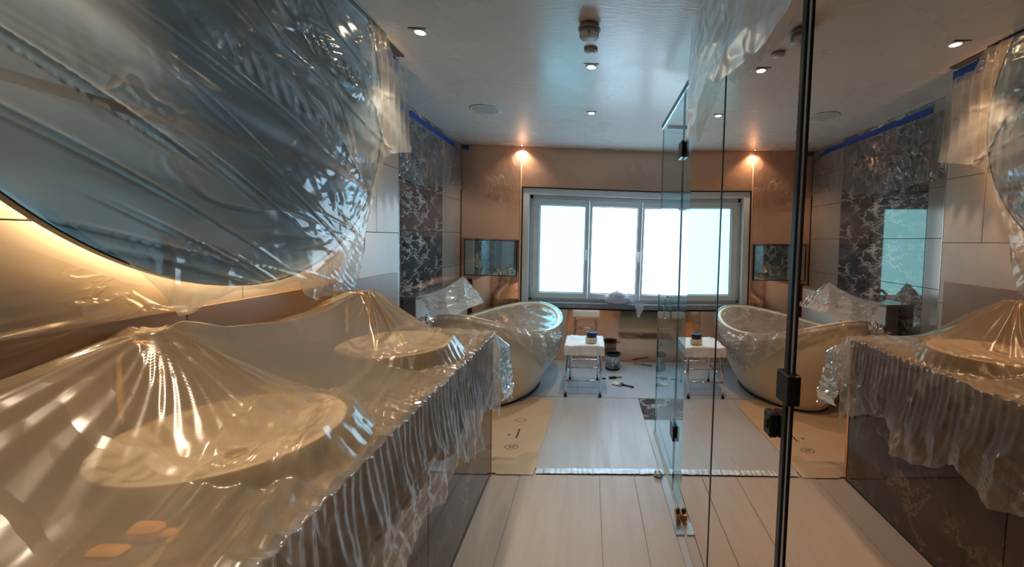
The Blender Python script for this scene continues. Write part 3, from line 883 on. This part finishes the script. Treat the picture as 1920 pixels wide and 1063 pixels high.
# a: from the back (x=-1.0) round the corner to the front; b: downwards
xb = np.interp(a_, [0, .65, .85, 1], [-.98, -.545, -.475, -.52]); ybk = np.interp(a_, [0, .65, .85, 1], [2.345, 2.385, 2.44, 2.34])
ln_ = np.interp(a_, [0, .3, .55, .68, .78, .9, 1], [.10, .16, .26, .42, .50, .46, .45])
Zc = .893 - b_ * ln_ + .012 * fbm(a_ * 7, b_ * 3)
spread = sst(0, .3, b_)
Xc = np.where(a_ > .65, -.548, xb) * (1 - spread) + xb * spread + .05 * b_ * crumple(a_ * .5, b_ * .4, 14, 5, seed=2)
Yc = (2.338 + .0 * a_) * (1 - spread) + ybk * spread + .06 * b_ * crumple(a_ * .5, b_ * .4, 12, 5, seed=8) + .05 * sst(.4, 1, b_) * sst(.6, .8, a_) * (1 - sst(.9, 1, a_))
MB().grid(Xc, Yc, Zc).build('end_flap', 'film_drape', sheet)

# sheeting on the alcove marble and on the far copper wall
ny, nz = 200, 110
ys = np.linspace(2.46, 4.60, ny)
hem = np.interp(ys, [2.46, 3.1, 3.16, 3.5, 3.9, 4.04, 4.2, 4.6], [1.88, 1.90, 1.875, 1.87, 1.90, 1.98, 2.0, 1.99]) + .02 * fbm(ys * 12, ys * 0)
Yg = ys[:, None].repeat(nz, 1); tt = np.linspace(0, 1, nz)[None, :]
Zg = (ZC - .092) * (1 - tt) + hem[:, None] * tt
Xg = XR + .004 + .04 * crumple(Yg, Zg * .8, 9, 6, seed=7) + .02 * crumple(Yg * 1.4, Zg * .3, 12, 3, bias=0, spread=.4) * sst(3.7, 3.4, Yg)
tag(MB().grid(Xg, Yg, Zg).build('plastic_sheet', 'film_marble'), 'crinkled plastic sheet over the upper dark marble of the alcove', 'plastic sheet')
nx, nz = 180, 90
xs = np.linspace(-1.49, -.815, nx)
hem = np.interp(xs, [-1.49, -1.40, -1.2, -1.0, -.9, -.815], [1.975, 1.935, 1.875, 1.845, 1.835, 1.825])
Xg = xs[:, None].repeat(nz, 1); tt = np.linspace(0, 1, nz)[None, :]
Zg = (ZC - .01) * (1 - tt) + hem[:, None] * tt
Yg = YF - .014 - .022 * crumple(Xg, Zg, 2.5, 4, seed=3) - .030 * crumple(Xg, Zg, 12, 4) * np.exp(-((Xg + .90) / .05) ** 2) - .015 * ridge(Xg * 4 - Zg * 5, Xg * 2, 2) * sst(-1.2, -1.49, Xg)
tag(MB().grid(Xg, Yg, Zg).build('plastic_sheet', 'film_wall'), 'clear plastic sheet on the copper wall left of the window', 'plastic sheet')
xs = np.linspace(-.80, 1.35, 200)
Xg = xs[:, None].repeat(40, 1); tt = np.linspace(0, 1, 40)[None, :]
Zg = (ZC - .01) * (1 - tt) + 2.045 * tt + 0 * Xg
Yg = YF - .013 - .010 * ridge(Xg * 1.8 - Zg * 2.2, Zg * 1.2, 2) ** 3
tag(MB().grid(Xg, Yg, Zg).build('plastic_sheet', film('film_band', .05, (1, 1, 1), (.8, .7, .6), 2, (1, 1, 1), .3, .3, .12, .8)), 'thin clear plastic on the copper band above the window', 'plastic sheet')

# small grey mirror screen on far wall
t = thing('wall_screen', 'rectangular grey mirror screen with dark rim on copper wall', 'screen', None)
a, b, c, d = -1.452, -.843, .990, 1.408
MB().box(a + .008, b - .008, YF - .020, YF - .0085, c + .008, d - .008).build('glass', 'screen', t)
r_ = MB(); r_.bev(a, b, YF - .024, YF - .0085, c, c + .009, .001); r_.bev(a, b, YF - .024, YF - .0085, d - .009, d, .001)
r_.bev(a, a + .009, YF - .024, YF - .0085, c, d, .001); r_.bev(b - .009, b, YF - .024, YF - .0085, c, d, .001)
r_.build('rim', 'black', t)
tag(MB().bev(-1.4995, -1.492, YF - .016, YF - .0085, .62, 1.975, .001).build('corner_profile', 'black'), 'slim black upright profile in the far left corner', 'profile')

# ------------------------------------------------------------------ ledge, filler and its wrap
t = thing('stone_ledge', 'low taupe stone ledge against the dark marble alcove wall', 'ledge', None)
MB().box(XR + .001, -1.395, 3.215, 4.55, 0, .915).build('core', 'taupe', t)
MB().bev(XR + .001, -1.388, 3.20, 4.56, .915, .940, .002).build('cap', 'taupe', t)
MB().bev(-1.395, -1.385, 3.203, 4.55, .0, .914, .001).build('side_panel', 'white', t)

t = thing('bath_filler', 'copper floor standing bath filler under white sheeting', 'tap', None, (-1.348, 3.74, 0))
MB().lathe([(.032, .0005), (.032, .012), (.02, .018)], n=28).build('foot', 'copperpipe', t)
MB().tube([(0, 0, .015), (0, 0, .93)] + [(.06 - .06 * math.cos(a), 0, .93 + .06 * math.sin(a)) for a in [PI * k / 10 for k in range(1, 11)]] + [(.12, 0, .90)], .014, 12).build('pipe', 'copperpipe', t)
MB().tube([(-.0, -.02, .80), (.0, -.06, .80), (.03, -.07, .80)], .012, 10).build('handle', 'copperpipe', t)

nu = nv = 90
u, v = np.meshgrid(np.linspace(0, 1, nu), np.linspace(0, 1, nv), indexing='ij')
A, B, C, D = map(np.array, ([-1.39, 3.25, .945], [-1.135, 3.60, 1.083], [-.945, 3.56, .850], [-1.22, 3.26, .70]))
Pq = A[:, None, None] * (1 - u) * (1 - v) + B[:, None, None] * u * (1 - v) + C[:, None, None] * u * v + D[:, None, None] * (1 - u) * v
bul = np.sin(PI * u) * np.sin(PI * v)
Pq[1] += -.05 * bul - .05 * crumple(u * .5, v * .5, 6, 5, bias=2.3, spread=1.0, seed=5)
Pq[1] += .05 * np.abs(2 * ((u * 2.5 + v * .8) % 1) - 1) * np.sin(PI * v) ** .5
Pq[2] += -.035 * np.sin(PI * u) * (1 - v) - .02 * bul + .02 * np.sin(PI * u) * v
k = MB().grid(Pq[0], Pq[1], Pq[2])
E1 = np.array([-1.05, 4.0, .80]); 
Pb = B[:, None, None] * (1 - v) * u + E1[:, None, None] * (1 - v) * (1 - u) + C[:, None, None] * v
Pb[1] += .03 * ridge(u * 6, v * 5, 2)
k.grid(Pb[0], Pb[1], Pb[2])
tag(k.build('plastic_sheet', 'film_white'), 'white plastic sheet tented to a point over the bath filler', 'plastic sheet')
tag(wad((-1.28, 3.18, .70), .09, 9, (1.2, 1, .9), 50, 36, .4).build('plastic_scrap', 'film_white'), 'crumpled plastic scrap gathered under the pointed white sheet', 'plastic sheet')

# ------------------------------------------------------------------ bath
TX, TY, TR = -.785, 3.73, math.radians(-14)
def rimz(th):      # th = 0 towards near end
    c = np.cos(th)
    return .62 + np.where(c > 0, .22, .085) * c * c + .0 * np.sin(th)
def bath_pt(th, k, off=0):
    """k: 0 foot .. 1 rim of the outer shell"""
    prof = .60 + .40 * np.sin(np.clip(k, 0, 1) * PI / 2) ** .9
    rx, ry = .50 * prof + off, .80 * prof + off
    lx = rx * np.sin(th); ly = -ry * np.cos(th)
    sh = 1
    x = TX + lx * math.cos(TR) - ly * math.sin(TR); y = TY + lx * math.sin(TR) + ly * math.cos(TR)
    return x, y, .012 + (rimz(th) - .012) * k
n1, n2 = 120, 34
th = np.linspace(0, 2 * PI, n1)[:, None].repeat(n2, 1); kk = np.linspace(0, 1, n2)[None, :].repeat(n1, 0)
bath = thing('bathtub', 'cream freestanding slipper bath partly wrapped in plastic', 'bathtub', None)
x, y, z = bath_pt(th, kk)
MB().grid(x, y, z).build('outer_shell', 'enamel', bath)
x0_, y0_, z0_ = bath_pt(th[:, :1], np.ones((n1, 1)))
cols = [(0, 0), (-.004, .008), (-.016, .013), (-.034, .012), (-.045, .004), (-.052, -.02)]
Xr, Yr, Zr = [], [], []
for off, dz in cols:
    a, b, c = bath_pt(th[:, 0], np.ones(n1), off); Xr.append(a); Yr.append(b); Zr.append(c + dz)
MB().grid(np.array(Xr).T, np.array(Yr).T, np.array(Zr).T).build('rim', 'enamel', bath)
kk2 = np.linspace(1, .18, 24)[None, :].repeat(n1, 0); th2 = th[:, :1].repeat(24, 1)
x, y, z = bath_pt(th2, kk2, -.052); 
MB().grid(np.where(kk2 < .2, TX + (x - TX) * .01, x), np.where(kk2 < .2, TY + (y - TY) * .01, y), z - .02).build('inner_shell', 'enamel', bath)
MB().lathe([(1, 0), (1, .010)], n=60, M4=Matrix.Translation((TX, TY, .0108)) @ Matrix.Rotation(TR, 4, 'Z') @ Matrix.Diagonal((.325, .49, 1, 1))).build('foot_ring', 'rubber', bath)

# bath sheet: membrane over the opening and skirt hanging outside
n1, n2 = 300, 130
th = np.linspace(0, 2 * PI, n1)[:, None].repeat(n2, 1); q = np.linspace(0, 1, n2)[None, :].repeat(n1, 0)
hemk = np.interp(th[:, 0], np.radians([0, 20, 35, 50, 65, 85, 100, 125, 150, 180, 230, 290, 340, 360]), [.985, .98, .95, .84, .66, .40, .46, .55, .6, .7, .75, .97, .985, .985])[:, None] + .03 * fbm(th[:, :1] * 5, th[:, :1] * 0)
qs = .55
skirt = np.clip((q - qs) / (1 - qs), 0, 1)
ks = 1 - skirt * (1 - hemk)
fl = .016 + .055 * crumple(th * .7, ks * .8, 7, 6, seed=11) * sst(0, .2, skirt)
x, y, z = bath_pt(th, ks, fl)
# inner membrane
rr = np.clip(q / qs, 0, 1)
xi_, yi_, zi_ = bath_pt(th, np.ones_like(q), .018)
mz = .60 + .03 * ridge(xi_ * 4, yi_ * 4 + rr * 4, 2)
xm = TX + (xi_ - TX) * rr; ym = TY + (yi_ - TY) * rr
lyn = ((xm - TX) * -math.sin(TR) + (ym - TY) * math.cos(TR)) / .80
zm = zi_ + .020 + (rr - 1) * .0 - (1 - rr ** 3) * (zi_ - .56) + .03 * crumple(xm, ym, 6, 4, seed=13) * (1 - rr ** 6)
x = np.where(q < qs, xm, x); y = np.where(q < qs, ym, y); z = np.where(q < qs, zm, z + .020 * (1 - sst(0, .15, skirt)))
tag(MB().grid(x, y, z).build('plastic_sheet', 'film_bath'), 'shiny clear plastic wrapped over the rim of the bath', 'plastic sheet')

# ------------------------------------------------------------------ stool
st = thing('stool', 'chrome legged square stool covered with white cloth', 'stool', None, (-.018, 3.73, 0))
sx0, sx1, sy0, sy1 = -.175, .175, -.17, .20
MB().bev(sx0, sx1, sy0, sy1, .405, .470, .012).build('seat', 'cloth', st)
n1 = 60
u, v = np.meshgrid(np.linspace(-1, 1, n1), np.linspace(-1, 1, n1), indexing='ij')
cu, cv = np.clip(u * 1.30, -1, 1), np.clip(v * 1.30, -1, 1)
du, dv = np.abs(u * 1.3) - 1, np.abs(v * 1.3) - 1
drop = np.maximum(np.maximum(du, dv), 0) / .3
Xs = (sx0 + sx1) / 2 + cu * (sx1 - sx0 + .014) / 2 + .006 * fbm(u * 7, v * 7) * drop * 2 + np.sign(u) * .006 * (du > 0) * ridge(v * 6, u * 3, 2)
Ys = (sy0 + sy1) / 2 + cv * (sy1 - sy0 + .014) / 2 - .012 * (dv > 0) * (v < 0) * ridge(u * 5, v * 3, 2) * drop
Zs = .474 + .014 * ridge(u * 2.2 + v * 1.2, v * 2 + 7, 3) * (1 - drop) - .082 * drop
o = MB().grid(Xs, Ys, Zs).build('seat_cover', 'cloth', st)
def leg(x, ytop, yfoot, fx):
    m = MB().tube([(x * .78, ytop + (.05 if ytop < 0 else -.04), .402), (x * .86, ytop + .02 if ytop < 0 else ytop - .015, .385), (x * .93, ytop, .35), (x * .97, (ytop * .7 + yfoot * .3), .25), (fx, yfoot, .022)], .0115, 12)
    lg = m.build('leg', 'chrome', st)
    MB().lathe([(.014, .0065), (.015, .012), (.0145, .03), (.012, .034)], (fx, yfoot, 0), 16).build('foot', 'rubber', lg)
leg(-.165, -.15, -.19, -.162); leg(.165, -.15, -.19, .155); leg(-.14, .16, .23, -.14); leg(.14, .16, .23, .14)
MB().tube([(-.162, -.183, .155), (.157, -.183, .155)], .009, 10).build('crossbar', 'chrome', st)
MB().tube([(-.162, -.17, .275), (.157, -.17, .275)], .006, 10).build('crossbar', 'chrome', st)
MB().tube([(-.140, .195, .235), (.140, .195, .235)], .011, 10).build('crossbar', 'chrome', st)
for s_ in (-1, 1):
    MB().tube([(s_ * .160, -.178, .20), (s_ * .142, .205, .20)], .008, 10).build('side_rail', 'chrome', st)
t = thing('jar', 'cream jar with a navy lid standing on the stool', 'jar', None, (.045, 3.66, .490))
MB().lathe([(.052, 0), (.055, .004), (.055, .045), (.052, .049)], n=36).build('body', 'wax', t)
MB().lathe([(.048, .0495), (.048, .092), (.044, .097), (.036, .097), (.034, .090)], n=36).build('lid', 'navy', t)

# paint tin
t = thing('paint_tin', 'grey labelled paint tin with dark rim on the floor by the stool', 'paint tin', None, (.300, 4.36, .0065))
MB().lathe([(.078, 0), (.082, .004), (.082, .024)], n=40).build('base_band', 'black', t)
MB().lathe([(.081, .024), (.081, .168)], n=40).build('label_wrap', 'tin', t)
MB().lathe([(.083, .168), (.088, .172), (.088, .186), (.080, .188), (.076, .178), (.070, .150), (0, .148)], n=40).build('rim', 'black', t)
MB().tube([(.088 * math.cos(a), .088 * math.sin(a), .165 - .055 * math.sin((a + PI * .9) )) for a in [-PI * .9 + PI * .8 * k / 16 for k in range(17)]], .002, 6).build('handle', 'steel', t)
for (a0, a1, z0q, z1q) in ((-1.75, -1.45, .10, .14), (-1.75, -1.50, .06, .075), (-1.30, -1.05, .09, .13)):
    vs = []
    for k in range(7):
        a = a0 + (a1 - a0) * k / 6
        vs += [(.0818 * math.cos(a), .0818 * math.sin(a), z0q), (.0818 * math.cos(a), .0818 * math.sin(a), z1q)]
    MB().add(vs, [(2 * k, 2 * k + 2, 2 * k + 3, 2 * k + 1) for k in range(6)]).build('label_print', 'white', t)
MB().lathe([(.018, 0), (.018, .002), (0, .0021)], n=20, M4=Matrix.Translation((.0818 * math.cos(-1.1), .0818 * math.sin(-1.1), .045)) @ Matrix.Rotation(-1.1, 4, 'Z') @ Matrix.Rotation(PI / 2, 4, 'Y')).build('label_dot', 'ink', t)

# brushes and tools
def brush(name, p, ang, ln, wd, label, hmat, bmat, bl):
    t = thing(name, label, 'brush', None, (p[0], p[1], .0065)); t.rotation_euler = (0, 0, ang)
    MB().bev(-wd / 2, wd / 2, 0, bl, .001, .016, .004).build('bristles', bmat, t)
    MB().bev(-wd / 2 - .001, wd / 2 + .001, -.03, .003, 0, .018, .002).build('ferrule', 'steel' if hmat == 'black' else 'black', t)
    MB().tube([(0, -.03, .010), (0, -.05, .010), (0, -ln * .6, .011), (0, -ln, .010), (0, -ln - .01, .009)], .010, 10, [1.1, .8, .7, 1.0, .5]).build('handle', hmat, t)
brush('paint_brush', (.345, 3.86), math.radians(62), .14, .075, 'pale bristled paint brush with a dark handle on the floor', 'black', 'bristle', .075)
brush('paint_brush', (.29, 4.05), math.radians(105), .09, .04, 'short wooden handled brush lying near the paint tin', 'wood', 'black', .045)
t = thing('scraper', 'dark slim scraper tool lying against the copper wall', 'tool', None, (.62, 4.55, .0065)); t.rotation_euler = (0, 0, math.radians(-28))
MB().bev(-.06, .04, -.016, .016, 0, .014, .004).build('grip', 'wood', t)
MB().bev(.035, .17, -.007, .007, .003, .009, .001).build('blade', 'black', t)
tag(MB().bev(.16, .215, 4.02, 4.04, .0065, .016, .004).build('plastic_plug', 'black'), 'tiny black plug on the floor beside a stool leg', 'plug')

# bag on the sill
n1, n2 = 80, 60
u = np.linspace(0, 2 * PI, n1)[:, None].repeat(n2, 1); v = np.linspace(.02, PI - .02, n2)[None, :].repeat(n1, 0)
kb = 1 + .7 * (crumple(u * .5, v * .5, 5, 5) * np.sin(u / 2) - .2)
Xb = .36 + .14 * kb * np.sin(v) * np.cos(u); Yb = YF + .005 + .045 * kb * np.sin(v) * np.sin(u); Zb = np.maximum(.755 + .085 * kb * np.cos(v), .70)
bag = MB().grid(Xb, Yb, Zb)
a, b = np.meshgrid(np.linspace(0, 1, 40), np.linspace(0, 1, 24), indexing='ij')
bag.grid(.42 + .24 * a + .03 * fbm(a * 4, b * 4), YF - .03 - .035 * sst(.3, .8, a) + .012 * ridge(a * 6, b * 8, 2) - .02 * b, .79 - .08 * a - (.03 + .15 * np.exp(-((a - .75) / .18) ** 2)) * b + .01 * ridge(a * 7, b * 5, 2))
tag(bag.build('plastic_bag', 'bag'), 'crumpled white plastic bag drooping over the window sill', 'bag')
